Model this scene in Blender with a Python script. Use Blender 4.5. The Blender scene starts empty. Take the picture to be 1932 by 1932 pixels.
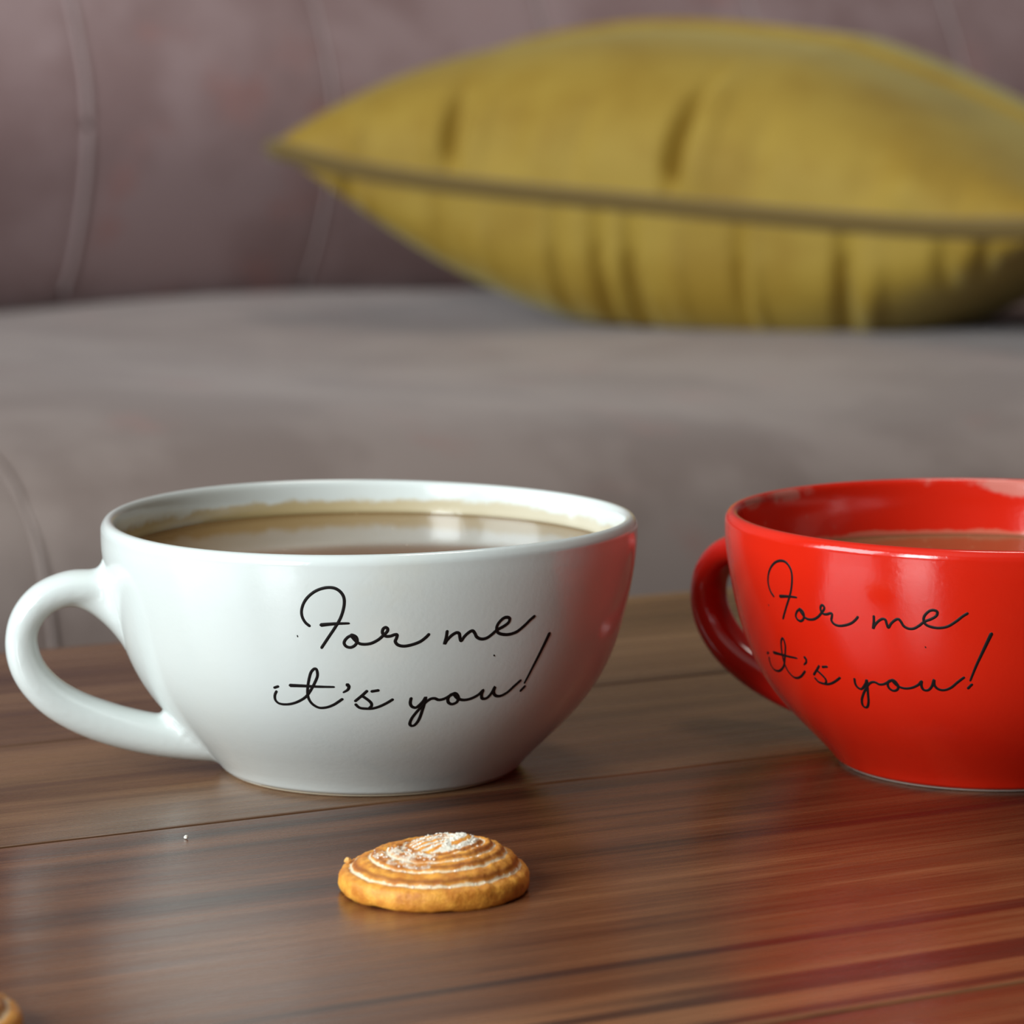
import bpy, bmesh, math, random
from mathutils import Vector, Matrix, noise

# ------------------------------------------------------------------ camera, world, lights
scene = bpy.context.scene
COL = scene.collection
T = 0.45                       # height of the table top above the floor
R = math.radians

cam_data = bpy.data.cameras.new('camera')
cam = bpy.data.objects.new('camera', cam_data)
COL.objects.link(cam)
cam.location = (0, 0, T + 0.162)
cam.rotation_euler = (R(90 - 8.2), 0, 0)
cam_data.sensor_width = 15.605
cam_data.lens = 50.0
cam_data.clip_start = 0.02
cam_data.dof.use_dof = True
cam_data.dof.focus_distance = 0.672
cam_data.dof.aperture_fstop = 8.0
cam_data.dof.aperture_blades = 7
scene.camera = cam

world = bpy.data.worlds.new('world')
scene.world = world
world.use_nodes = True
bg = world.node_tree.nodes['Background']
bg.inputs[0].default_value = (0.80, 0.90, 1.0, 1)
bg.inputs[1].default_value = 1.0

WPOW = [42, 52]                # daylight through the two windows of the left wall
FILL_POW = 9  # power of the added fill lamp
WCOL = [(0.84, 0.96, 1.0), (0.90, 0.985, 1.0)]

scene.view_settings.view_transform = 'Standard'
scene.view_settings.look = 'None'
scene.view_settings.gamma = 1.0
scene.view_settings.use_curve_mapping = False
scene.view_settings.exposure = 0.45

# ------------------------------------------------------------------ helpers
def tag(o, label=None, cat=None, group=None, kind=None):
    if label: o['label'] = label
    if cat: o['category'] = cat
    if group: o['group'] = group
    if kind: o['kind'] = kind
    return o

def empty(name, loc, rz=0.0):
    o = bpy.data.objects.new(name, None); COL.objects.link(o)
    o.empty_display_size = 0.02
    o.location = loc; o.rotation_euler = (0, 0, rz)
    return o

def mesh_obj(name, verts, faces, mat, parent=None, smooth=True, attrs=None):
    me = bpy.data.meshes.new(name)
    me.from_pydata([tuple(v) for v in verts], [], faces)
    if attrs:
        for k, vals in attrs.items():
            a = me.attributes.new(k, 'FLOAT', 'POINT')
            a.data.foreach_set('value', vals)
    bm = bmesh.new(); bm.from_mesh(me)
    bmesh.ops.recalc_face_normals(bm, faces=bm.faces[:])
    bm.to_mesh(me); bm.free()
    me.update()
    if smooth:
        me.polygons.foreach_set('use_smooth', [True] * len(me.polygons))
    me.materials.append(mat)
    o = bpy.data.objects.new(name, me); COL.objects.link(o)
    if parent is not None: o.parent = parent
    return o

def box_obj(name, lo, hi, mat, parent=None, bevel=0.004, seg=2):
    bm = bmesh.new()
    bmesh.ops.create_cube(bm, size=1.0)
    for v in bm.verts:
        v.co = Vector([lo[i] + (v.co[i] + 0.5) * (hi[i] - lo[i]) for i in range(3)])
    if bevel > 0:
        bmesh.ops.bevel(bm, geom=bm.edges[:], offset=bevel, segments=seg, affect='EDGES', profile=0.5)
    me = bpy.data.meshes.new(name); bm.to_mesh(me); bm.free()
    me.materials.append(mat)
    o = bpy.data.objects.new(name, me); COL.objects.link(o)
    if parent is not None: o.parent = parent
    return o

def interp(x, xs, ys):
    if x <= xs[0]: return ys[0]
    for i in range(1, len(xs)):
        if x <= xs[i]:
            t = (x - xs[i-1]) / (xs[i] - xs[i-1])
            return ys[i-1] + t * (ys[i] - ys[i-1])
    return ys[-1]

def catmull(pts, n=6, closed=False):
    out = []; m = len(pts)
    for i in range(m - 1):
        p0 = Vector(pts[max(i-1, 0)]); p1 = Vector(pts[i]); p2 = Vector(pts[i+1]); p3 = Vector(pts[min(i+2, m-1)])
        for k in range(n):
            t = k / n
            out.append(0.5 * ((2*p1) + (p2-p0)*t + (2*p0-5*p1+4*p2-p3)*t*t + (3*p1-p0-3*p2+p3)*t*t*t))
    out.append(Vector(pts[-1]))
    return out

def lathe(name, prof, mat, parent=None, seg=192, warp=None, attrs_fn=None, cap=True):
    verts = []; faces = []; n = len(prof)
    for (r, z) in prof:
        for j in range(seg):
            a = 2 * math.pi * j / seg
            zz = z + (warp(a, z) if warp else 0)
            verts.append((r * math.cos(a), r * math.sin(a), zz))
    for i in range(n - 1):
        for j in range(seg):
            k = (j + 1) % seg
            faces.append((i*seg + j, i*seg + k, (i+1)*seg + k, (i+1)*seg + j))
    if cap:
        faces.append(tuple(range(seg)))
        faces.append(tuple(range((n-1)*seg, n*seg)))
    attrs = None
    if attrs_fn:
        vals = []
        for i in range(n): vals += [attrs_fn(i)] * seg
        attrs = {'inner': vals}
    return mesh_obj(name, verts, faces, mat, parent, attrs=attrs)

# ------------------------------------------------------------------ node helpers
class NT:
    def __init__(self, name):
        self.m = bpy.data.materials.new(name); self.m.use_nodes = True
        self.t = self.m.node_tree; self.b = self.t.nodes['Principled BSDF']
    def n(self, kind, **kw):
        x = self.t.nodes.new(kind)
        for k, v in kw.items():
            if k in x.inputs: x.inputs[k].default_value = v
            else: setattr(x, k, v)
        return x
    def l(self, a, b): self.t.links.new(a, b); return self
    def val(self, sock, v):
        if hasattr(v, 'is_linked') or hasattr(v, 'links'): self.l(v, sock)
        else: sock.default_value = v
    def coord(self, scale=(1, 1, 1), kind='Object', loc=(0, 0, 0), rot=(0, 0, 0)):
        tc = self.n('ShaderNodeTexCoord'); mp = self.n('ShaderNodeMapping')
        self.l(tc.outputs[kind], mp.inputs['Vector'])
        mp.inputs['Scale'].default_value = scale; mp.inputs['Location'].default_value = loc
        mp.inputs['Rotation'].default_value = rot
        return mp.outputs[0]
    def noise(self, vec, scale, detail=4, rough=0.5, dist=0.0):
        x = self.n('ShaderNodeTexNoise'); self.l(vec, x.inputs['Vector'])
        x.inputs['Scale'].default_value = scale; x.inputs['Detail'].default_value = detail
        x.inputs['Roughness'].default_value = rough; x.inputs['Distortion'].default_value = dist
        return x.outputs[0]
    def ramp(self, fac, stops):
        x = self.n('ShaderNodeValToRGB'); self.l(fac, x.inputs[0])
        e = x.color_ramp.elements
        while len(e) < len(stops): e.new(0.5)
        for i, (p, c) in enumerate(stops):
            e[i].position = p; e[i].color = (*c, 1) if len(c) == 3 else c
        return x.outputs[0]
    def mr(self, v, a, b, c=0.0, d=1.0):
        x = self.n('ShaderNodeMapRange'); x.clamp = True; x.interpolation_type = 'SMOOTHSTEP'
        self.l(v, x.inputs[0])
        for i, q in enumerate((a, b, c, d)): self.val(x.inputs[i+1], q)
        return x.outputs[0]
    def math(self, op, a, b=0.0):
        x = self.n('ShaderNodeMath'); x.operation = op
        self.val(x.inputs[0], a); self.val(x.inputs[1], b)
        return x.outputs[0]
    def mix(self, f, a, b, mode='MIX'):
        x = self.n('ShaderNodeMix'); x.data_type = 'RGBA'; x.blend_type = mode
        self.val(x.inputs[0], f)
        for s, v in ((x.inputs[6], a), (x.inputs[7], b)):
            if isinstance(v, tuple): s.default_value = (*v, 1) if len(v) == 3 else v
            else: self.l(v, s)
        return x.outputs[2]
    def bump(self, h, strength=0.2, dist=0.001):
        x = self.n('ShaderNodeBump'); x.inputs['Strength'].default_value = strength
        x.inputs['Distance'].default_value = dist
        self.l(h, x.inputs['Height']); self.l(x.outputs[0], self.b.inputs['Normal'])
    def set(self, **kw):
        for k, v in kw.items():
            s = self.b.inputs[k.replace('_', ' ')]
            if isinstance(v, tuple): s.default_value = (*v, 1) if s.type == 'RGBA' and len(v) == 3 else v
            else: self.val(s, v)
        return self

def simple(name, col, rough=0.5, **kw):
    t = NT(name); t.set(Base_Color=col, Roughness=rough, **kw); return t.m

# ------------------------------------------------------------------ materials
def glaze(name, base, speck, stain_fn=None):
    t = NT(name)
    c = t.coord()
    sep = t.n('ShaderNodeSeparateXYZ'); t.l(c, sep.inputs[0])
    inner = t.n('ShaderNodeAttribute'); inner.attribute_name = 'inner'
    mott = t.noise(c, 38, 3, 0.5)
    col = t.mix(t.mr(mott, 0.35, 0.75, 0, 0.35), base, speck)
    if stain_fn: col = stain_fn(t, c, sep.outputs, inner.outputs['Fac'], col)
    t.set(Base_Color=col, Roughness=0.16, IOR=1.5, Coat_Weight=0.22, Coat_Roughness=0.05)
    fine = t.noise(c, 900, 2, 0.5)
    t.bump(fine, 0.10, 0.0003)
    return t.m

def white_stain(t, c, xyz, inner, col):
    # milk coffee tide mark just above the surface of the drink, ragged upper edge
    n1 = t.noise(c, 130, 5, 0.6)
    n2 = t.noise(c, 22, 3, 0.5)
    h = t.math('SUBTRACT', xyz[2], 0.0491)
    top = t.math('ADD', t.math('MULTIPLY', n1, 0.0042), t.math('MULTIPLY', n2, 0.0036))
    m = t.mr(t.math('SUBTRACT', top, h), -0.0003, 0.0014)
    left = t.mr(xyz[0], 0.055, -0.045, 0.55, 1.0)
    m = t.math('MULTIPLY', t.math('MULTIPLY', m, inner), left)
    col = t.mix(m, col, (0.52, 0.38, 0.17))
    dark = t.math('MULTIPLY', t.math('MULTIPLY', t.mr(h, 0.0014, 0.0001), inner), left)
    col = t.mix(t.math('MULTIPLY', dark, 0.75), col, (0.26, 0.17, 0.055))
    # faint tea-coloured blush on the outside wall
    n3 = t.noise(c, 30, 4, 0.6)
    col = t.mix(t.mr(n3, 0.58, 0.8, 0, 0.22), col, (0.72, 0.60, 0.38))
    return col

def red_stain(t, c, xyz, inner, col):
    n1 = t.noise(c, 90, 5, 0.65)
    n2 = t.noise(c, 35, 3, 0.5)
    ang = t.math('ARCTAN2', t.math('MULTIPLY', xyz[0], -1.0), xyz[1])
    side = t.mr(ang, 1.15, 0.35, -0.03, 0.17)
    top = t.math('ADD', t.math('ADD', side, t.mr(xyz[2], 0.0490, 0.0560, -0.20, 0.16)), t.math('ADD', t.math('MULTIPLY', n1, 0.35), t.math('MULTIPLY', n2, 0.65)))
    m = t.math('MULTIPLY', t.mr(top, 0.60, 0.68, 0, 0.6), inner)
    tide = t.math('ADD', t.mr(xyz[2], 0.0475, 0.0437, 0.0, 0.42), t.math('MULTIPLY', n1, 0.45))
    m2 = t.math('MULTIPLY', t.mr(tide, 0.50, 0.60, 0, 0.45), inner)
    sp = t.n('ShaderNodeTexVoronoi'); t.l(c, sp.inputs['Vector']); sp.inputs['Scale'].default_value = 210
    m3 = t.math('MULTIPLY', t.mr(sp.outputs['Distance'], 0.16, 0.06, 0, 0.35), t.math('MULTIPLY', inner, t.mr(n2, 0.45, 0.6)))
    col = t.mix(m, col, (0.62, 0.30, 0.24))
    col = t.mix(m2, col, (0.50, 0.26, 0.16))
    col = t.mix(m3, col, (0.70, 0.35, 0.26))
    return col

M_WHITE = glaze('white_glaze', (0.715, 0.745, 0.72), (0.69, 0.705, 0.655), white_stain)
M_RED = glaze('red_glaze', (0.66, 0.016, 0.004), (0.58, 0.012, 0.004), red_stain)
M_WHITE_H = glaze('white_handle_glaze', (0.715, 0.745, 0.72), (0.70, 0.72, 0.69))
M_RED_H = glaze('red_handle_glaze', (0.62, 0.012, 0.006), (0.56, 0.010, 0.006))
M_FOOT = simple('bare_clay', (0.62, 0.52, 0.38), 0.7)
M_FOOT_PALE = simple('pale_bare_clay', (0.36, 0.27, 0.23), 0.7)
M_INK = simple('black_print', (0.006, 0.004, 0.004), 0.55, Specular_IOR_Level=0.25)

def coffee_mat(name, a, b):
    t = NT(name); c = t.coord()
    n = t.noise(c, 26, 3, 0.5, 0.6)
    f = t.noise(c, 420, 3, 0.6)
    col = t.mix(n, a, b)
    col = t.mix(t.mr(f, 0.62, 0.75, 0, 0.35), col, (0.62, 0.45, 0.26))
    t.set(Base_Color=col, Roughness=0.09, IOR=1.36)
    return t.m
M_COFFEE = coffee_mat('milky_coffee', (0.19, 0.105, 0.040), (0.25, 0.145, 0.06))
M_COFFEE2 = coffee_mat('darker_milky_coffee', (0.18, 0.09, 0.035), (0.24, 0.13, 0.055))

def wood():
    t = NT('walnut_board')
    info = t.n('ShaderNodeObjectInfo')
    c0 = t.coord((1, 1, 1))
    add = t.n('ShaderNodeVectorMath'); add.operation = 'ADD'
    off = t.n('ShaderNodeCombineXYZ'); t.l(info.outputs['Alpha'], off.inputs[0])
    t.l(c0, add.inputs[0]); t.l(off.outputs[0], add.inputs[1])
    def m(sc):
        mp = t.n('ShaderNodeMapping'); t.l(add.outputs[0], mp.inputs[0]); mp.inputs['Scale'].default_value = sc
        return mp.outputs[0]
    broad = t.noise(m((1.6, 22, 1)), 1.0, 4, 0.55, 0.4)
    mid = t.noise(m((5, 110, 1)), 1.0, 5, 0.6, 0.3)
    fine = t.noise(m((22, 900, 1)), 1.0, 3, 0.6)
    pores = t.noise(m((60, 1500, 1)), 1.0, 2, 0.5)
    f = t.math('ADD', t.math('MULTIPLY', broad, 0.55), t.math('ADD', t.math('MULTIPLY', mid, 0.33), t.math('MULTIPLY', fine, 0.12)))
    col = t.ramp(f, [(0.34, (0.028, 0.011, 0.006)), (0.44, (0.105, 0.040, 0.018)), (0.51, (0.172, 0.073, 0.032)), (0.61, (0.31, 0.150, 0.070))])
    lines = t.mr(t.noise(m((0.9, 60, 1)), 1.0, 2, 0.5, 0.2), 0.41, 0.36, 0, 0.85)
    col = t.mix(lines, col, (0.035, 0.015, 0.012))
    col = t.mix(t.mr(pores, 0.60, 0.72, 0, 0.5), col, (0.03, 0.012, 0.008))
    col = t.mix(1.0, col, info.outputs['Color'], 'MULTIPLY')
    rough = t.mr(fine, 0.3, 0.7, 0.22, 0.31)
    t.set(Base_Color=col, Roughness=rough, IOR=1.5)
    t.bump(t.math('ADD', fine, t.math('MULTIPLY', pores, 0.5)), 0.10, 0.0004)
    return t.m
M_WOOD = wood()

def upholstery(name, ca, cb, cc):
    t = NT(name)
    c = t.coord()
    n1 = t.noise(c, 9, 4, 0.6)
    n2 = t.noise(t.coord(loc=(3, 1, 2)), 16, 4, 0.6)
    n3 = t.noise(c, 700, 3, 0.6)
    col = t.mix(t.mr(n1, 0.40, 0.60), ca, cb)
    col = t.mix(t.mr(n2, 0.56, 0.70, 0, 0.5), col, cc)
    t.set(Base_Color=col, Roughness=0.62, Sheen_Weight=0.22, Sheen_Roughness=0.45, Sheen_Tint=(0.80, 0.74, 0.74))
    t.bump(n3, 0.3, 0.0006)
    return t.m
M_SOFA = upholstery('grey_brown_upholstery', (0.20, 0.146, 0.127), (0.265, 0.203, 0.180), (0.29, 0.155, 0.132))
M_BACK = upholstery('mauve_brown_upholstery', (0.25, 0.155, 0.152), (0.32, 0.215, 0.215), (0.33, 0.155, 0.14))
M_SEAM = simple('pale_piping', (0.33, 0.235, 0.23), 0.6, Sheen_Weight=0.3)

def velvet():
    t = NT('mustard_velvet')
    c = t.coord()
    n1 = t.noise(c, 14, 4, 0.6)
    col = t.mix(t.mr(n1, 0.35, 0.65), (0.275, 0.158, 0.009), (0.335, 0.210, 0.022))
    t.set(Base_Color=col, Roughness=0.75, Sheen_Weight=0.28, Sheen_Roughness=0.4, Sheen_Tint=(0.85, 0.85, 0.45))
    t.bump(t.noise(c, 900, 2, 0.5), 0.25, 0.0006)
    return t.m
M_VELVET = velvet()
M_PIPING = simple('seam_shade_piping', (0.13, 0.075, 0.008), 0.8, Sheen_Weight=0.2)  # piping whose dark tone stands in for the shadow along the seam

def biscuit():
    t = NT('baked_biscuit')
    c = t.coord()
    a = t.n('ShaderNodeAttribute'); a.attribute_name = 'groove'
    b = t.n('ShaderNodeAttribute'); b.attribute_name = 'top'
    n1 = t.noise(c, 260, 5, 0.65); n2 = t.noise(c, 900, 4, 0.7)
    col = t.mix(t.mr(n1, 0.35, 0.68), (0.60, 0.20, 0.022), (0.93, 0.42, 0.058))
    br = t.n('ShaderNodeAttribute'); br.attribute_name = 'brown'  # brown lines paint the shadow of the grooves
    col = t.mix(t.math('MULTIPLY', br.outputs['Fac'], 0.8), col, (0.27, 0.065, 0.010))
    icing = t.mr(t.math('ADD', a.outputs['Fac'], t.math('MULTIPLY', t.math('SUBTRACT', n2, 0.5), 1.4)), 0.38, 0.95, 0, 0.92)
    col = t.mix(icing, col, (0.86, 0.72, 0.50))
    topm = t.mr(t.math('ADD', b.outputs['Fac'], t.math('MULTIPLY', t.math('SUBTRACT', n1, 0.5), 0.9)), 0.40, 0.62, 0, 0.95)
    col = t.mix(topm, col, (0.74, 0.69, 0.58))
    t.set(Base_Color=col, Roughness=0.5, IOR=1.45, Subsurface_Weight=0.12, Subsurface_Radius=(0.004, 0.002, 0.001), Subsurface_Scale=0.5)
    t.bump(t.math('ADD', n2, n1), 0.55, 0.0005)
    return t.m
M_BISCUIT = biscuit()
M_SUGAR = simple('sugar', (0.90, 0.84, 0.74), 0.25)
M_CRUMB = simple('crumb', (0.72, 0.38, 0.10), 0.6)

def plaster():
    t = NT('warm_grey_plaster'); c = t.coord()
    t.set(Base_Color=t.mix(t.noise(c, 6, 4), (0.20, 0.17, 0.155), (0.25, 0.21, 0.195)), Roughness=0.85)
    return t.m
def floor_mat():
    t = NT('dark_floor'); c = t.coord((1, 8, 1))
    t.set(Base_Color=t.mix(t.noise(c, 5, 4), (0.06, 0.035, 0.022), (0.11, 0.065, 0.04)), Roughness=0.5)
    return t.m
M_WALL = plaster(); M_FLOOR = floor_mat()
M_DARK = simple('dark_brown_wall', (0.05, 0.036, 0.03), 0.8)
M_CEIL = simple('off_white_ceiling', (0.30, 0.28, 0.26), 0.9)
M_FRAME = simple('white_window_frame', (0.7, 0.7, 0.68), 0.4)
M_LEG = simple('dark_wood_leg', (0.06, 0.03, 0.018), 0.45)

# ------------------------------------------------------------------ setting
tag(box_obj('floor', (-5, -4.0, -0.05), (5, 5.5, 0.0), M_FLOOR, bevel=0), kind='structure')
YAW = R(27.5)
G = Vector((math.cos(YAW), math.sin(YAW), 0)); N = Vector((-math.sin(YAW), math.cos(YAW), 0))

def room_box(name, u0, u1, v0, v1, z0, z1, mat):
    o = box_obj(name, (u0, v0, z0), (u1, v1, z1), mat, bevel=0)
    o.rotation_euler = (0, 0, YAW)
    return o
RU0, RU1, RV0, RV1, RZ = -1.95, 3.3, -1.9, 2.62, 2.75
WINS = [(0.30, 1.75), (-0.95, -0.10)]; WZ = (0.80, 2.30)
tag(room_box('wall_back', RU0, RU1, RV1, RV1 + .1, 0, RZ, M_WALL), kind='structure')
tag(room_box('wall_right', RU1, RU1 + .1, RV0, RV1, 0, RZ, M_DARK), kind='structure')
tag(room_box('wall_front', RU0, RU1, RV0 - .1, RV0, 0, RZ, M_DARK), kind='structure')
tag(room_box('ceiling', RU0 - .1, RU1 + .1, RV0 - .1, RV1 + .1, RZ, RZ + .08, M_CEIL), kind='structure')
def wall_left():
    bm = bmesh.new()
    spans = []
    vs = [RV0, WINS[1][0], WINS[1][1], WINS[0][0], WINS[0][1], RV1]
    for i in range(5):
        a, b = vs[i], vs[i+1]
        if i % 2 == 0: spans.append((a, b, 0, RZ))
        else: spans += [(a, b, 0, WZ[0]), (a, b, WZ[1], RZ)]
    for a, b, z0, z1 in spans:
        r = bmesh.ops.create_cube(bm, size=1.0)['verts']
        for v in r: v.co = Vector((RU0 - .1 + (v.co.x + .5)*.1, a + (v.co.y + .5)*(b - a), z0 + (v.co.z + .5)*(z1 - z0)))
    me = bpy.data.meshes.new('wall_left'); bm.to_mesh(me); bm.free(); me.materials.append(M_WALL)
    o = bpy.data.objects.new('wall_left', me); COL.objects.link(o); o.rotation_euler = (0, 0, YAW)
    tag(o, kind='structure')
wall_left()
for i, (a, b) in enumerate(WINS):
    w = empty('window_%d' % (i+1), (0, 0, 0), YAW); tag(w, kind='structure')
    f = .05
    for lo, hi in (((RU0-.09, a, WZ[0]), (RU0-.03, b, WZ[0]+f)), ((RU0-.09, a, WZ[1]-f), (RU0-.03, b, WZ[1])),
                   ((RU0-.09, a, WZ[0]+f), (RU0-.03, a+f, WZ[1]-f)), ((RU0-.09, b-f, WZ[0]+f), (RU0-.03, b, WZ[1]-f))):
        box_obj('window_frame', lo, hi, M_FRAME, w, bevel=.004)
    # soft skylight coming in through the opening
    l = bpy.data.lights.new('daylight', 'AREA'); l.shape = 'RECTANGLE'; l.size = b - a - 2*f; l.size_y = WZ[1] - WZ[0] - 2*f
    l.energy = WPOW[i]; l.color = WCOL[i]
    o = bpy.data.objects.new('daylight', l); COL.objects.link(o)
    c = G*(RU0 - .01) + N*((a+b)/2); o.location = (c.x, c.y, (WZ[0]+WZ[1])/2)
    o.rotation_euler = (-G).to_track_quat('Z', 'Y').to_euler()

lamp = empty('fill_lamp', (*(G*1.0 + N*1.15).xy, RZ - .06), YAW)  # unseen lamp, added to brighten the seat and upper sofa back
tag(lamp, 'added round fill lamp under the ceiling above the sofa and table', 'lamp')
bm = bmesh.new(); bmesh.ops.create_cone(bm, cap_ends=True, segments=48, radius1=.34, radius2=.36, depth=.05)
me = bpy.data.meshes.new('fill_lamp_housing'); bm.to_mesh(me); bm.free(); me.materials.append(M_FRAME)
o = bpy.data.objects.new('fill_lamp_housing', me); COL.objects.link(o); o.parent = lamp; o.location = (0, 0, .03)
l = bpy.data.lights.new('fill_lamp_light', 'AREA'); l.shape = 'DISK'; l.size = .6; l.energy = FILL_POW; l.color = (1.0, 0.93, 0.85)
o = bpy.data.objects.new('fill_lamp_light', l); COL.objects.link(o); o.parent = lamp; o.location = (0, 0, -.002)

# ------------------------------------------------------------------ coffee table
table = empty('coffee_table', (0, 0, 0), YAW)
tag(table, 'low walnut-coloured wooden table carrying the two cups', 'table')
U0, U1, V0, V1 = -0.28, 0.98, 0.15, 0.8275
joints = [V1, 0.7142, 0.6225, 0.4490, 0.3480, 0.2480, V0]
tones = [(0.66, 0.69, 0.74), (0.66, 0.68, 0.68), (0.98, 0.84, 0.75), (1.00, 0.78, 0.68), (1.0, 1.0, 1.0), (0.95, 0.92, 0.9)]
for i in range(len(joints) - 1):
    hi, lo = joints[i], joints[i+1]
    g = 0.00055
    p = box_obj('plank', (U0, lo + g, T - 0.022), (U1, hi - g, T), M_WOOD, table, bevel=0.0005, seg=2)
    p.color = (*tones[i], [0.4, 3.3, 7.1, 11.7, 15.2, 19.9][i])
box_obj('apron', (U0 + 0.05, V0 + 0.05, T - 0.085), (U1 - 0.05, V1 - 0.05, T - 0.0222), M_LEG, table)
for uu in (U0 + 0.03, U1 - 0.09):
    for vv in (V0 + 0.03, V1 - 0.09):
        box_obj('leg', (uu, vv, 0), (uu + 0.06, vv + 0.06, T - 0.0222), M_LEG, table)

# ------------------------------------------------------------------ sofa
sofa = empty('sofa', (0, 0, 0), YAW)
tag(sofa, 'mauve brown upholstered sofa behind the table, under the mustard cushion', 'sofa')
def extrude_panel(name, prof, u0, u1, mat, edge=0.008, lump=0.0, seed=0, nu=60):
    """closed (v,z) outline swept from u0 to u1, pulled in near both ends so that the panel has rounded sides"""
    cv = sum(p[0] for p in prof) / len(prof); cz = sum(p[1] for p in prof) / len(prof)
    us = []
    for k in range(6): us.append(edge * (1 - math.cos(math.pi / 2 * k / 5)))
    inner = [edge + (u1 - u0 - 2*edge) * k / nu for k in range(1, nu)]
    us = us + inner + [(u1 - u0) - x for x in reversed(us)]
    verts = []; m = len(prof)
    nrm = []
    for j in range(m):
        a = prof[j-1]; b = prof[(j+1) % m]
        d = Vector((b[0]-a[0], b[1]-a[1])); d.normalize()
        nn = Vector((d.y, -d.x))
        if nn.dot(Vector((prof[j][0]-cv, prof[j][1]-cz))) < 0: nn = -nn
        nrm.append(nn)
    for x in us:
        e = min(x, (u1-u0) - x)
        inset = 0.0
        if e < edge: inset = edge - math.sqrt(max(0, edge*edge - (edge - e)**2))
        for j in range(m):
            q = Vector((u0 + x, prof[j][0], prof[j][1] + T))
            l = lump * noise.noise(Vector((q.x*3.1 + seed, q.y*3.1, q.z*3.1))) if lump else 0
            q.y += nrm[j].x * (l - inset); q.z += nrm[j].y * (l - inset)
            verts.append(q)
    faces = []
    n = len(us)
    for i in range(n-1):
        for j in range(m):
            k = (j+1) % m
            faces.append((i*m+j, (i+1)*m+j, (i+1)*m+k, i*m+k))
    faces.append(tuple(range(m))); faces.append(tuple(range((n-1)*m, n*m)))
    return mesh_obj(name, verts, faces, mat, sofa)

def closed_curve(pts, n=5):
    return [(p.x, p.y) for p in catmull([(a, b) for a, b in pts], n)]
seat_prof = closed_curve([(2.04, -0.006), (1.94, -0.004), (1.80, 0.0), (1.62, 0.003), (1.45, 0.002), (1.34, 0.000), (1.27, -0.004), (1.228, -0.012), (1.200, -0.028), (1.186, -0.052), (1.177, -0.085), (1.172, -0.125), (1.172, -0.165)]) + [(1.22, -0.19), (2.04, -0.19)]
SB = [-0.3849, 0.4151, 1.2151, 2.0151]
for i in range(3):
    extrude_panel('seat_cushion', seat_prof, SB[i] + 0.0004, SB[i+1] - 0.0004, M_SOFA, edge=0.002, lump=0.016, seed=0.0)
def tube(name, pts, rad, mat, parent, seg=8):
    verts = []; faces = []
    n = len(pts)
    for i in range(n):
        d = (Vector(pts[min(i+1, n-1)]) - Vector(pts[max(i-1, 0)])).normalized()
        a = d.cross(Vector((0, 0, 1)))
        if a.length < 1e-3: a = d.cross(Vector((0, 1, 0)))
        a.normalize(); b = d.cross(a)
        for k in range(seg):
            t = 2*math.pi*k/seg
            verts.append(Vector(pts[i]) + (a*math.cos(t) + b*math.sin(t)) * rad)
    for i in range(n-1):
        for k in range(seg):
            l = (k+1) % seg
            faces.append((i*seg+k, i*seg+l, (i+1)*seg+l, (i+1)*seg+k))
    faces.append(tuple(range(seg))); faces.append(tuple(range((n-1)*seg, n*seg)))
    return mesh_obj(name, verts, faces, mat, parent)
for i in (1, 2):
    pts = [(SB[i], v - (0.016*noise.noise(Vector((SB[i]*3.1, v*3.1, (z+T)*3.1))) if z < -.02 else 0), z + T + (0.016*noise.noise(Vector((SB[i]*3.1, v*3.1, (z+T)*3.1))) if z >= -.02 else 0)) for v, z in seat_prof[4:60]]
    tube('piping', pts, 0.0016, M_SOFA, sofa)
back_front = [(1.995, -0.02), (1.967, 0.0), (1.943, 0.03), (1.926, 0.065), (1.917, 0.10), (1.920, 0.135), (1.936, 0.17), (1.960, 0.21), (1.990, 0.27), (2.020, 0.34), (2.035, 0.41), (2.058, 0.438), (2.09, 0.44), (2.13, 0.42)]
back_prof = closed_curve(back_front) + [(2.16, 0.30), (2.16, -0.02)]
k0 = -5
for k in range(-5, 9):
    a = 0.704 + 0.164*k
    extrude_panel('back_panel', back_prof, a + 0.0004, a + 0.1636, M_BACK, edge=0.003, lump=0.008, seed=0.0, nu=12)
    if k > -5:
        tube('piping', [(a, v - 0.008*noise.noise(Vector((a*3.1, v*3.1, (z+T)*3.1))), z + T) for v, z in back_prof[6:60]], 0.0021 if k == 0 else 0.0014, M_SEAM, sofa, 6)
b0 = 0.704 + 0.164*k0; b1 = 0.704 + 0.164*9
box_obj('base_frame', (b0, 1.24, 0.08), (b1, 2.16, T - 0.192), M_SOFA, sofa, bevel=0.01)
for (a, b) in ((b0 - 0.16, b0 - 0.002), (b1 + 0.002, b1 + 0.16)):
    box_obj('armrest', (a, 1.20, 0.06), (b, 2.16, T + 0.18), M_SOFA, sofa, bevel=0.03, seg=4)
for a in (b0 - 0.12, b1 + 0.06):
    for v in (1.26, 2.06):
        box_obj('foot', (a, v, 0), (a + 0.05, v + 0.05, 0.062), M_LEG, sofa)

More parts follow.
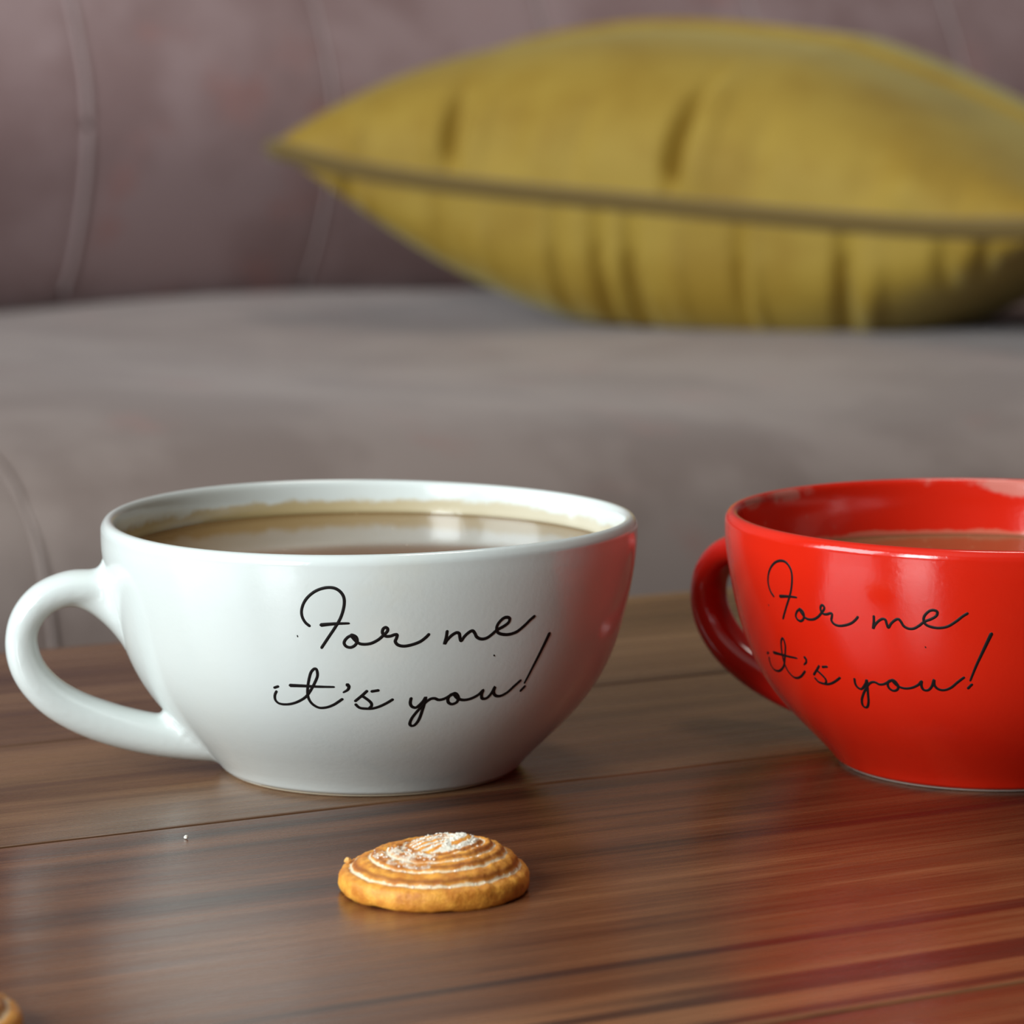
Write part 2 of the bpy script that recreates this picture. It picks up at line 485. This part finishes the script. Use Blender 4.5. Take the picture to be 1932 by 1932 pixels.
# ------------------------------------------------------------------ cushion
def make_cushion():
    Lc = Vector((-0.1385, 1.90, 0.0999)); Rc = Vector((0.2935, 1.66, 0.0700)); depth = 0.144
    ex = (Rc - Lc); half = ex.length / 2; exn = ex.normalized()
    eyh = Vector((-exn.y, exn.x, 0)).normalized()
    cen = (Lc + Rc) / 2 + eyh * depth
    root = empty('cushion', (cen.x, cen.y, T))
    tag(root, 'plump mustard yellow velvet cushion with piping darkened as seam shadow lying on the sofa seat', 'cushion')
    nu, nv = 240, 130
    def px2u(x): return (x - 515) / 1585 * 2 - 1
    # (centre in u, lean, half width in u, depth, reach into the cushion)
    top_f = [(px2u(1322), 0.12, 0.020, -0.022, 0.42), (px2u(1366), 0.12, 0.030, 0.008, 0.42), (px2u(885), -0.10, 0.020, -0.014, 0.30), (px2u(850), -0.05, 0.02, 0.004, 0.3),
             (px2u(960), 0.02, 0.03, -0.004, 0.30), (px2u(1130), 0.15, 0.03, -0.003, 0.3), (px2u(1690), 0.1, 0.05, -0.004, 0.25), (px2u(1760), 0.1, 0.04, 0.003, 0.25),
             (px2u(690), -0.03, 0.018, 0.004, 0.2), (px2u(1860), 0.05, 0.03, -0.003, 0.2), (px2u(1000), 0.1, 0.04, -0.004, 0.4), (px2u(1480), 0.04, 0.03, -0.003, 0.3)]
    bot_f = [(px2u(1178), -0.03, 0.018, -0.012, 0.45), (px2u(1210), -0.03, 0.014, 0.007, 0.4), (px2u(1245), 0.0, 0.014, -0.011, 0.38), (px2u(1100), -0.02, 0.02, -0.005, 0.3), (px2u(1065), -0.02, 0.02, 0.005, 0.3),
             (px2u(1455), 0.0, 0.016, -0.009, 0.25), (px2u(1480), 0.0, 0.016, 0.006, 0.3), (px2u(1650), -0.14, 0.018, -0.012, 0.5), (px2u(1700), -0.14, 0.025, 0.008, 0.5),
             (px2u(665), 0.0, 0.016, -0.008, 0.12), (px2u(705), 0.0, 0.014, 0.005, 0.12), (px2u(860), 0.0, 0.02, -0.004, 0.2), (px2u(1330), 0.0, 0.02, 0.004, 0.25),
             (px2u(1830), 0.0, 0.02, -0.007, 0.25), (px2u(1905), -0.1, 0.02, -0.008, 0.3), (px2u(945), 0, 0.02, 0.004, 0.2)]
    def point(u, v, side):
        # outline bows inwards between the ear-like corners
        bow = 0.050
        x = u * (1 - bow * (1 - v*v)) ; y = v * (1 - bow * (1 - u*u))
        zc = interp((u+1)/2, [0, 1], [Lc.z, Rc.z]) - 0.012 * (1 - u**4) * (1 if v < 0 else 0.6)
        f = max(0.0, (1 - abs(u)**2.4)) ** 0.46 * max(0.0, (1 - v*v)) ** 0.40
        th = 0.092 * f if side > 0 else 0.096 * f
        if side < 0: th = 0.092 * max(0.0, (1 - abs(u)**2.4)) ** (0.9 if u < 0 else 1.35) * max(0.0, (1 - v*v)) ** 0.30
        else: th *= 1 - 0.75 * max(0.0, u - 0.2)**1.2
        D = 0.0
        th += 0.006 * f * noise.noise(Vector((u*1.7 + 4, v*1.7, side*3.0)))
        if v < 0.3:
            dist = (v + 1)            # from the front seam
            fall0 = min(1, dist / 0.012)
            for (c, lean, wd, dep, reach) in (top_f if side > 0 else bot_f):
                cc = c + lean * dist
                D += dep * math.exp(-((u - cc) / wd)**2) * math.exp(-(dist / (reach*0.5))**2) * fall0
        th += D * f**0.3 * 0.7
        z = zc + side * max(th, 0)
        p = cen + exn * 0 + Vector((exn.x, exn.y, 0)).normalized() * x * half + eyh * (y * depth - min(D, 0.003) * 0.7)
        z = max(z, 0.004)
        return Vector((p.x - cen.x, p.y - cen.y, z))
    def sp(i, n): # denser near the edges
        t = i / n * 2 - 1
        return math.sin(t * math.pi / 2) * 0.6 + t * 0.4
    for side, nm in ((1, 'top_cover'), (-1, 'bottom_cover')):
        verts = [point(sp(i, nu), sp(j, nv), side) for j in range(nv+1) for i in range(nu+1)]
        faces = [(j*(nu+1)+i, j*(nu+1)+i+1, (j+1)*(nu+1)+i+1, (j+1)*(nu+1)+i) for j in range(nv) for i in range(nu)]
        mesh_obj(nm, verts, faces, M_VELVET, root)
    rim = []
    for a, b, c, d in ((-1, -1, 1, -1), (1, -1, 1, 1), (1, 1, -1, 1), (-1, 1, -1, -1)):
        for k in range(60):
            t = k/60
            rim.append(point(a + (c-a)*t, b + (d-b)*t, 1))
    rim.append(rim[0])
    tube('piping', rim, 0.0054, M_PIPING, root, 8)  # thick, to carry the painted seam shadow
    return root
make_cushion()

# ------------------------------------------------------------------ cups
PZ = [0, .0012, .0035, .0075, .0114, .0154, .0194, .0233, .0273, .0312, .0352, .0392, .0431, .0471, .0511, .054, .057]
PR = [0.03310, 0.03394, 0.03592, 0.03992, 0.04385, 0.04745, 0.05042, 0.05269, 0.05448, 0.05583, 0.05694, 0.05787, 0.05864, 0.05928, 0.05969, 0.05975, 0.05972]
TEXT = [
 [(-100.03,42.09), (-100.82,42.79), (-101.37,43.94), (-101.46,45.25), (-101.02,46.75), (-100.17,48.09), (-98.89,49.27), (-97.48,50.02), (-95.92,50.38), (-94.55,50.23), (-93.49,49.53), (-92.83,48.40), (-92.74,46.93), (-93.12,45.12), (-93.77,43.46), (-94.76,41.78), (-96.10,39.75), (-97.13,38.21), (-97.66,37.41)],
 [(-97.57,42.32), (-95.83,42.53), (-93.95,42.69), (-92.02,42.75)],
 [(-91.14,40.14), (-92.00,39.87), (-92.74,39.13), (-92.98,38.38), (-92.53,37.71), (-91.65,37.51), (-90.78,37.96), (-90.29,38.80), (-90.40,39.65), (-90.89,40.08), (-91.52,40.21), (-91.06,39.47), (-90.14,38.53), (-89.04,38.20), (-87.46,38.39), (-86.04,39.12), (-84.94,40.10), (-84.17,40.93), (-84.08,41.49), (-84.49,41.83), (-85.01,41.45), (-85.10,40.60), (-84.48,39.93), (-83.53,39.91), (-82.59,40.22), (-82.12,40.11), (-82.27,39.38), (-82.48,38.71), (-81.92,37.95), (-80.63,37.63), (-78.89,37.92), (-77.30,38.52), (-76.22,39.33), (-75.60,39.97)],
 [(-71.71,40.43), (-71.81,39.26), (-72.10,37.75), (-71.59,38.57), (-70.67,39.52), (-69.71,40.04), (-69.06,39.82), (-68.87,39.07), (-68.51,38.19), (-67.88,39.07), (-67.01,39.88), (-66.18,40.22), (-65.60,39.67), (-65.07,38.78), (-64.05,38.25), (-62.83,38.32), (-61.66,39.00), (-60.51,39.91), (-58.94,40.60), (-57.91,41.33), (-57.75,42.16), (-58.44,42.50), (-59.33,42.32), (-60.30,41.40), (-60.65,40.42), (-60.27,39.38), (-59.10,38.83), (-57.36,38.65), (-55.52,39.06), (-53.75,40.23), (-52.51,41.27), (-51.52,41.93)],
 [(-109.07,27.92), (-108.26,28.22)],
 [(-108.83,27.02), (-109.38,26.08), (-109.46,25.00), (-108.70,24.26), (-107.03,24.15), (-105.11,24.55), (-103.16,25.44), (-101.75,26.51), (-100.52,28.15), (-99.57,29.76), (-98.98,31.17), (-99.09,32.47), (-99.61,32.59), (-100.34,31.81), (-100.87,30.41), (-101.33,28.65), (-101.60,26.87), (-101.38,25.45), (-100.64,24.40), (-99.30,23.72), (-97.68,23.85), (-96.04,24.46), (-94.75,25.28), (-93.96,25.83)],
 [(-105.33,28.64), (-102.36,28.67), (-98.93,28.62), (-95.71,28.64)],
 [(-92.66,29.21), (-92.31,28.79), (-92.54,28.09), (-93.41,27.52)],
 [(-90.96,25.50), (-89.56,26.68), (-88.46,27.71)],
 [(-89.56,26.68), (-88.39,25.85), (-87.54,25.03), (-87.44,24.30), (-87.96,23.76)],
 [(-90.92,24.60), (-90.15,23.89), (-88.94,23.67), (-87.20,23.68), (-85.47,24.20), (-83.93,24.97), (-82.81,25.66)],
 [(-87.29,27.67), (-86.01,27.87)],
 [(-78.62,25.80), (-78.71,24.73), (-78.29,23.92), (-77.38,23.60), (-76.55,24.21), (-75.75,25.13), (-75.32,25.94), (-75.45,24.58), (-75.78,22.79), (-76.24,20.79), (-77.01,19.47), (-77.82,19.20), (-78.34,19.79), (-78.02,21.06), (-77.09,22.49), (-75.98,23.88), (-75.03,24.92), (-74.03,25.51), (-73.15,25.53), (-72.20,25.14), (-70.97,25.32), (-69.78,25.91), (-68.78,26.38), (-69.65,26.09), (-70.08,25.26), (-69.83,24.41), (-68.90,23.91), (-67.85,24.27), (-67.53,25.21), (-68.17,26.20), (-68.85,26.38), (-67.85,25.24), (-66.24,24.68), (-64.37,24.87), (-62.64,25.68), (-61.80,26.57), (-61.93,25.54), (-61.52,24.60), (-60.40,24.57), (-59.47,25.55), (-58.90,27.03), (-58.89,25.77), (-58.06,24.89), (-56.70,24.71), (-55.10,25.35), (-53.62,26.61), (-52.26,27.68)],
 [(-46.45,37.54), (-47.88,34.23), (-49.56,30.32), (-50.76,27.14)],
 [(-50.50,26.11), (-51.25,25.31)],
 [(-102.66,39.81), (-102.61,39.61)],
 [(-60.51,34.36), (-60.40,34.21)],
]


HANDLE = [(52.0, 41.0), (57.1, 41.6), (62.3, 42.35), (67.3, 42.2), (72.8, 39.9), (76.5, 35.5), (77.6, 30.1), (76.0, 24.0), (71.6, 18.5), (65.2, 14.3), (57.1, 11.0), (49.0, 8.8), (42.0, 7.6), (35.0, 6.9), (29.0, 6.5)]

def make_handle(s, root, mat):
    """strap swept along a loop, melted into the cup wall by a voxel remesh, then trimmed where it meets the wall"""
    c = catmull([(a/1000, b/1000) for a, b in HANDLE], 8)
    n = len(c); seg = 28; verts = []; faces = []
    az = R(190)
    er = Vector((math.cos(az), math.sin(az), 0)); et = Vector((-math.sin(az), math.cos(az), 0)); ez = Vector((0, 0, 1))
    for i in range(n):
        t = i/(n-1)
        p = c[i]; d = (c[min(i+1, n-1)] - c[max(i-1, 0)]).normalized()
        nn = Vector((-d.y, d.x))
        if (p - Vector((0.060, 0.026))).dot(nn) < 0: nn = -nn      # towards the outside of the loop
        th = interp(t, [0, .2, .4, .68, 1], [.0040, .0038, .0035, .0046, .0048])
        wd = interp(t, [0, .2, .4, .68, 1], [.0064, .0058, .0053, .0057, .0062])
        topend = t < 0.5
        for k in range(seg):
            a = 2*math.pi*k/seg
            ca, sa = math.cos(a), math.sin(a)
            oo = math.copysign(abs(ca)**.9, ca); ww = math.copysign(abs(sa)**.9, sa)
            b2 = Vector((p.x, p.y)) + nn * oo * th
            v0 = er*b2.x + ez*b2.y + et*(ww*wd)
            o3 = er*(nn.x*ca) + ez*(nn.y*ca) + et*sa
            if topend: rad = .0030 + (.0080 if ca < 0 else 0.0)*ca*ca
            else: rad = .0020*(1 if ca < 0 else 1 - ca*ca)
            dl = 0.0
            for _ in range(24):
                q = v0 + o3*dl
                dw = (math.hypot(q.x, q.y) - s*interp(q.z, PZ, PR)) * 0.9
                if dw >= rad: new = 0.0
                elif dw <= 0: new = rad
                else: new = rad - math.sqrt(rad*rad - (rad - dw)**2)
                dl = dl*.6 + new*.4
            verts.append(v0 + o3*dl)
    for i in range(n-1):
        for k in range(seg):
            l = (k+1) % seg
            faces.append((i*seg+k, i*seg+l, (i+1)*seg+l, (i+1)*seg+k))
    faces.append(tuple(range(seg))); faces.append(tuple(range((n-1)*seg, n*seg)))
    # solid of the cup wall, only used to melt the handle against
    b0 = len(verts); sg = 96
    zz = [k*.0570/28 for k in range(29)]
    for z in zz:
        for j in range(sg):
            a = 2*math.pi*j/sg
            verts.append(Vector((s*interp_s(z)*math.cos(a), s*interp_s(z)*math.sin(a), z)))
    for i in range(len(zz)-1):
        for j in range(sg):
            k = (j+1) % sg
            faces.append((b0+i*sg+j, b0+i*sg+k, b0+(i+1)*sg+k, b0+(i+1)*sg+j))
    faces.append(tuple(b0+j for j in range(sg))); faces.append(tuple(b0+(len(zz)-1)*sg+j for j in range(sg)))
    tmp = mesh_obj('melt', verts, faces, mat)
    m = tmp.modifiers.new('r', 'REMESH'); m.mode = 'VOXEL'; m.voxel_size = 0.00048
    m2 = tmp.modifiers.new('s', 'SMOOTH'); m2.factor = 0.5; m2.iterations = 14
    dg = bpy.context.evaluated_depsgraph_get()
    me = bpy.data.meshes.new_from_object(tmp.evaluated_get(dg), depsgraph=dg)
    old = tmp.data; bpy.data.objects.remove(tmp); bpy.data.meshes.remove(old)
    bm = bmesh.new(); bm.from_mesh(me)
    def dist(v): return math.hypot(v.x, v.y) - s*interp_s(v.z)
    D = {}
    for v in bm.verts:
        # everything away from the handle side is cup wall
        if v.co.dot(er) < .02 or abs(v.co.dot(et)) > .02 or v.co.z > .0545: D[v] = -1
        else: D[v] = dist(v.co)
    kill = [v for v in bm.verts if D[v] < .00002 and all(D[e.other_vert(v)] < .00002 for e in v.link_edges)]
    bmesh.ops.delete(bm, geom=kill, context='VERTS')
    for v in bm.verts:
        d = dist(v.co)
        if d < .00014:
            r = math.hypot(v.co.x, v.co.y); f = (r - .00030*(1 - max(d, 0)/.00014))/r
            v.co.x *= f; v.co.y *= f
    for f in bm.faces: f.smooth = True
    bm.to_mesh(me); bm.free()
    me.name = 'handle'; me.materials.clear(); me.materials.append(mat)
    o = bpy.data.objects.new('handle', me); COL.objects.link(o); o.parent = root
    return o

def make_cup(loc, rz, s, m_body, m_handle, m_foot, label, warp_amp=0.0, text_shift=None, ink_scale=1.0):
    root = empty('cup', loc, rz)
    tag(root, label, 'cup', 'wide ceramic cups with black handwriting')
    outer = [(r*s, z) for r, z in zip(PR[1:-2], PZ[1:-2])]
    outer += [(.05976*s, .0540), (.05972*s, .0552), (.05935*s, .0561), (.0588*s, .05675), (.0580*s, .0570), (.0573*s, .0568), (.0568*s, .0562), (.0565*s, .0552)]
    inner = [(.0562*s, .0530), (.0559*s, .050), (.0551*s, .0455), (.0538*s, .040), (.0519*s, .033), (.0494*s, .026), (.0462*s, .0195), (.0415*s, .0135), (.0345*s, .0085), (.0240*s, .0058), (.0120*s, .0050)]
    pts = catmull([(r, z) for r, z in outer + inner], 4)
    prof = [(.012*s, .0030), (.0284*s, .0030), (.0290*s, .0006), (.0331*s, .0006)] + [(p.x, p.y) for p in pts] + [(0.0008, .0050)]
    n_out = 4 + 4*(len(outer) - 3)
    sf = lambda a, z: -warp_amp * math.sin(2*(a + rz)) * max(0, z/.057)**2
    body = lathe('body', prof, m_body, root, warp=sf, attrs_fn=lambda i: 1.0 if i >= n_out else 0.0)
    lathe('foot_ring', [(.0290*s, .0004), (.0296*s, 0.0), (.0322*s, 0.0), (.0329*s, .0004), (.0330*s, .0009), (.0290*s, .0009)], m_foot, root)
    make_handle(s, root, m_handle)
    # handwriting, one printed stroke after another, lying on the glaze
    tv = []; tf = []
    def surf(th_deg, z, h):
        z += (0.0 if text_shift is None else text_shift(th_deg))
        a = R(th_deg); r = s*interp_s(z)
        dr = (s*interp_s(z + .0008) - s*interp_s(z - .0008)) / .0016
        nrm = Vector((math.cos(a), math.sin(a), -dr)).normalized()
        return Vector((r*math.cos(a), r*math.sin(a), z)), nrm
    for st in TEXT:
        pp = catmull([(a, b/1000) for a, b in st], 5) if len(st) > 2 else [Vector(st[0]), (Vector(st[0])+Vector(st[1]))/2, Vector(st[1])]
        if len(st) <= 2: pp = [Vector((q.x, q.y/1000)) for q in pp]
        P = [surf(q.x, q.y, 0) for q in pp]
        tiny = len(st) == 2 and (P[0][0]-P[-1][0]).length < .0007
        hw = (0.00016 if tiny else 0.00036)*ink_scale
        apos = len(st) == 4
        rings = []
        m = len(P)
        def frame(i):
            d = (P[min(i+1, m-1)][0] - P[max(i-1, 0)][0]).normalized()
            return d, P[i][1].cross(d).normalized(), P[i][1]
        d0, b0_, n0 = frame(0); d1, b1_, n1 = frame(m-1)
        for q in (0.999, 0.87, 0.5): rings.append((P[0][0] - d0*hw*q, b0_, n0, hw*math.sqrt(1-q*q)+1e-6))
        for i in range(m):
            d, b, nr = frame(i)
            k = 1.0
            if apos: k = 1.35 - 0.6*i/(m-1)
            rings.append((P[i][0], b, nr, hw*k))
        for q in (0.5, 0.87, 0.999): rings.append((P[-1][0] + d1*hw*q, b1_, n1, hw*math.sqrt(1-q*q)*(0.75 if apos else 1)+1e-6))
        base = len(tv)
        for (p, b, nr, wdt) in rings:
            for (x, h) in ((-1, -.00002), (-.85, .00003), (0, .00004), (.85, .00003), (1, -.00002)):
                tv.append(p + b*x*wdt + nr*h)
        for i in range(len(rings)-1):
            for k in range(4):
                tf.append((base+i*5+k, base+i*5+k+1, base+(i+1)*5+k+1, base+(i+1)*5+k))
    lt = mesh_obj('lettering', tv, tf, M_INK, body)
    tag(lt, 'thin black joined-up handwriting reading For me it\'s you!')
    return root

# smooth radius of the outer wall
_ps = catmull([(z, r) for z, r in zip(PZ, PR)], 8)
_zs = [p.x for p in _ps]; _rs = [p.y for p in _ps]
def interp_s(z): return interp(z, _zs, _rs)

def make_coffee(loc, zs, s, mat, label):
    IZ = [.0050, .0058, .0085, .0135, .0195, .026, .033, .040, .0455, .050, .053]
    IR = [.0120, .0240, .0345, .0415, .0462, .0494, .0519, .0538, .0551, .0559, .0562]
    prof = []
    for z, r in zip(IZ, IR):
        if z < zs - .002: prof.append((max(r*s - .0005, .001), z + .0004))
    rt = s*interp(zs, IZ, IR) - .00012
    prof += [(rt - .0001, zs - .0004), (rt, zs + .0003), (rt - .0004, zs + .00012), (rt - .0010, zs + .00003), (rt - .0020, zs), (rt*.6, zs), (.001, zs)]
    o = lathe('coffee', prof, mat, None)
    o.location = loc
    return tag(o, label, 'coffee')

W_LOC = (-.0317, .725, T); R_LOC = (.1065, .729, T)
make_cup(W_LOC, 0.0, 1.0, M_WHITE, M_WHITE_H, M_FOOT, 'white ceramic cup with black handwriting and loop handle on the left', warp_amp=0.00045)
make_cup(R_LOC, R(-50.3), 0.98, M_RED, M_RED_H, M_FOOT_PALE, 'bright red ceramic cup with black handwriting cut off by the right edge', text_shift=lambda th: .0012 + (th + 75)*.000025, ink_scale=0.92)
make_coffee(W_LOC, .0491, 1.0, M_COFFEE, 'light milky coffee filling the white cup')
make_coffee(R_LOC, .0437, 0.98, M_COFFEE2, 'brown milky coffee low inside the red cup')

# ------------------------------------------------------------------ biscuits
def make_biscuit(loc, rz, rad, label, seed):
    random.seed(seed)
    root = empty('biscuit', loc, rz)
    tag(root, label, 'biscuit')
    seg = 160
    pk = Vector((0.0030, 0.0022))
    rings = []   # (tau, radius factor, z, groove, top)
    side = [(0.0, 0.955, 0.0, .3), (0.0, 0.985, .0006, .3), (0.0, 1.0, .0016, .35), (0.0, 0.998, .0028, .35), (0.0, 0.985, .0036, .3), (0.0, 0.965, .0041, .2)]
    for tau, f, z, g in side: rings.append((tau, f, z, g, 0.0))
    L = [0.07, 0.25, 0.41, 0.55]            # sugared grooves between the piped ridges
    LT = [0.0, 0.07, 0.25, 0.41, 0.55, 0.75, 1.0]; LZ = [.0041, .0043, .0061, .0070, .0077, .0093, .0098]
    n = 130
    for k in range(1, n+1):
        tau = k/n
        z = interp(tau, LT, LZ)
        ed = [0.0] + L + [1.15]
        for q in range(len(ed)-1):
            if ed[q] <= tau < ed[q+1]:
                f_ = (tau - ed[q])/(ed[q+1] - ed[q])
                z += (.0008 if 0 < q < 4 else .0002) * math.sin(math.pi*min(1, f_))**.7
        rings.append((tau, 0.955, z, 0, 0.0))
    verts = []; gr = []; tp = []; groove_shade = []
    for (tau, f, z, g, tpp) in rings:
        for j in range(seg):
            a = 2*math.pi*j/seg
            aa = math.atan2(math.sin(a), math.cos(a))
            irr = 1 + 0.022*noise.noise(Vector((math.cos(a)*2+seed, math.sin(a)*2, 0))) + 0.014*noise.noise(Vector((math.cos(a)*7+seed, math.sin(a)*7, z*800)))
            rr = rad * f * irr * (1 - tau) if tau < 1 else 0.0002
            x = pk.x*tau + rr*math.cos(a); y = pk.y*tau + rr*math.sin(a)
            zz = z
            if z > 0:
                zz += .00030*noise.noise(Vector((x*450, y*450, seed)))*min(1, z/.002)
                zz += .00016*noise.noise(Vector((x*1500, y*1500, seed)))*min(1, z/.002)
            else:
                zz += max(0, .0009*noise.noise(Vector((math.cos(a)*3+seed, math.sin(a)*3, 5))))
            if tau > .05: zz += .0012*math.sin(math.pi*min(1, tau))*max(0, math.cos(a + 0.3))
            wob = .012*noise.noise(Vector((math.cos(a)*3, math.sin(a)*3, seed+2)))
            gv = 0.0; shade_v = 0.0
            if tau > 0:
                for q, lq in enumerate(L):
                    dd = tau - lq - wob
                    gv = max(gv, math.exp(-(dd/.021)**2))
                    if dd > 0: shade_v = max(shade_v, math.exp(-((dd-.045)/.022)**2))  # groove shadow as a painted line just above each groove
            t = 0.0
            left = math.cos(a) < -0.1
            if tau > .60:
                t = min(1, (tau - .60)/.05)
                if left or tau > .93:
                    st = 0.5 + 0.5*math.sin((x*0.35 - y*1.0)*3300 + 1.0)
                    t *= 1 - 0.95*(st > .45)*min(1, (1.0-tau)*8 + .6)
                elif abs(tau - .74) < .035 and aa > -1.3:
                    t = 0.0
            elif tau > .28 and left and aa < 0:   # smeared sugar on the gentle left flank
                t = .47
            verts.append((x, y, zz)); gr.append(gv); tp.append(t); groove_shade.append(shade_v)
    faces = []
    n = len(rings)
    for i in range(n-1):
        for j in range(seg):
            k = (j+1) % seg
            faces.append((i*seg+j, i*seg+k, (i+1)*seg+k, (i+1)*seg+j))
    faces.append(tuple(range(seg))); faces.append(tuple(range((n-1)*seg, n*seg)))
    mesh_obj('biscuit_body', verts, faces, M_BISCUIT, root, attrs={'groove': gr, 'top': tp, 'brown': groove_shade})
    # sugar grains scattered over the treads
    sv = []; sf_ = []
    ids = [i for i in range(6*seg, len(verts)-seg*4) if gr[i] > .8 or tp[i] > .41]
    for q in range(620):
        v = Vector(verts[random.choice(ids)]); r = random.uniform(.00010, .00026)
        M = Matrix.Rotation(random.uniform(0, 6), 3, Vector((random.random(), random.random(), random.random()+.1)).normalized())
        b = len(sv)
        for cx in (-1, 1):
            for cy in (-1, 1):
                for cz in (-1, 1): sv.append(v + M @ (Vector((cx, cy, cz*.8))*r*.7))
        for f in ((0, 1, 3, 2), (4, 6, 7, 5), (0, 4, 5, 1), (2, 3, 7, 6), (0, 2, 6, 4), (1, 5, 7, 3)): sf_.append(tuple(b+i for i in f))
    o = mesh_obj('sugar', sv, sf_, M_SUGAR, root, smooth=False)
    tag(o, kind='stuff')
    return root, verts, rings, seg

def lump(name, loc, r, mat, seed, parent=None):
    bm = bmesh.new(); bmesh.ops.create_icosphere(bm, subdivisions=2, radius=r)
    for v in bm.verts: v.co *= 1 + 0.35*noise.noise(v.co/r*1.3 + Vector((seed, 0, 0)))
    lo = min(v.co.z for v in bm.verts)
    for v in bm.verts: v.co.z -= lo
    me = bpy.data.meshes.new(name); bm.to_mesh(me); bm.free(); me.materials.append(mat)
    o = bpy.data.objects.new(name, me); COL.objects.link(o); o.location = loc
    if parent: o.parent = parent
    return o

bis, bv, br, bs = make_biscuit((-.0150, .6150, T), 0.0, .0184, 'golden ridged biscuit with sugared top in front of the white cup', 3)
lump('crumb', (-.0168, .0040, .0040), .0007, M_CRUMB, 2, bis)
b2, _, _, _ = make_biscuit((-.0985, .5190, T), 2.2, .0184, 'golden biscuit of which only an edge shows in the bottom left corner', 8)
tag(lump('sugar_grain', (-.0667, .6550, T), .00042, M_SUGAR, 5), 'white sugar grain lying alone on the table left of the biscuit', 'sugar grain')
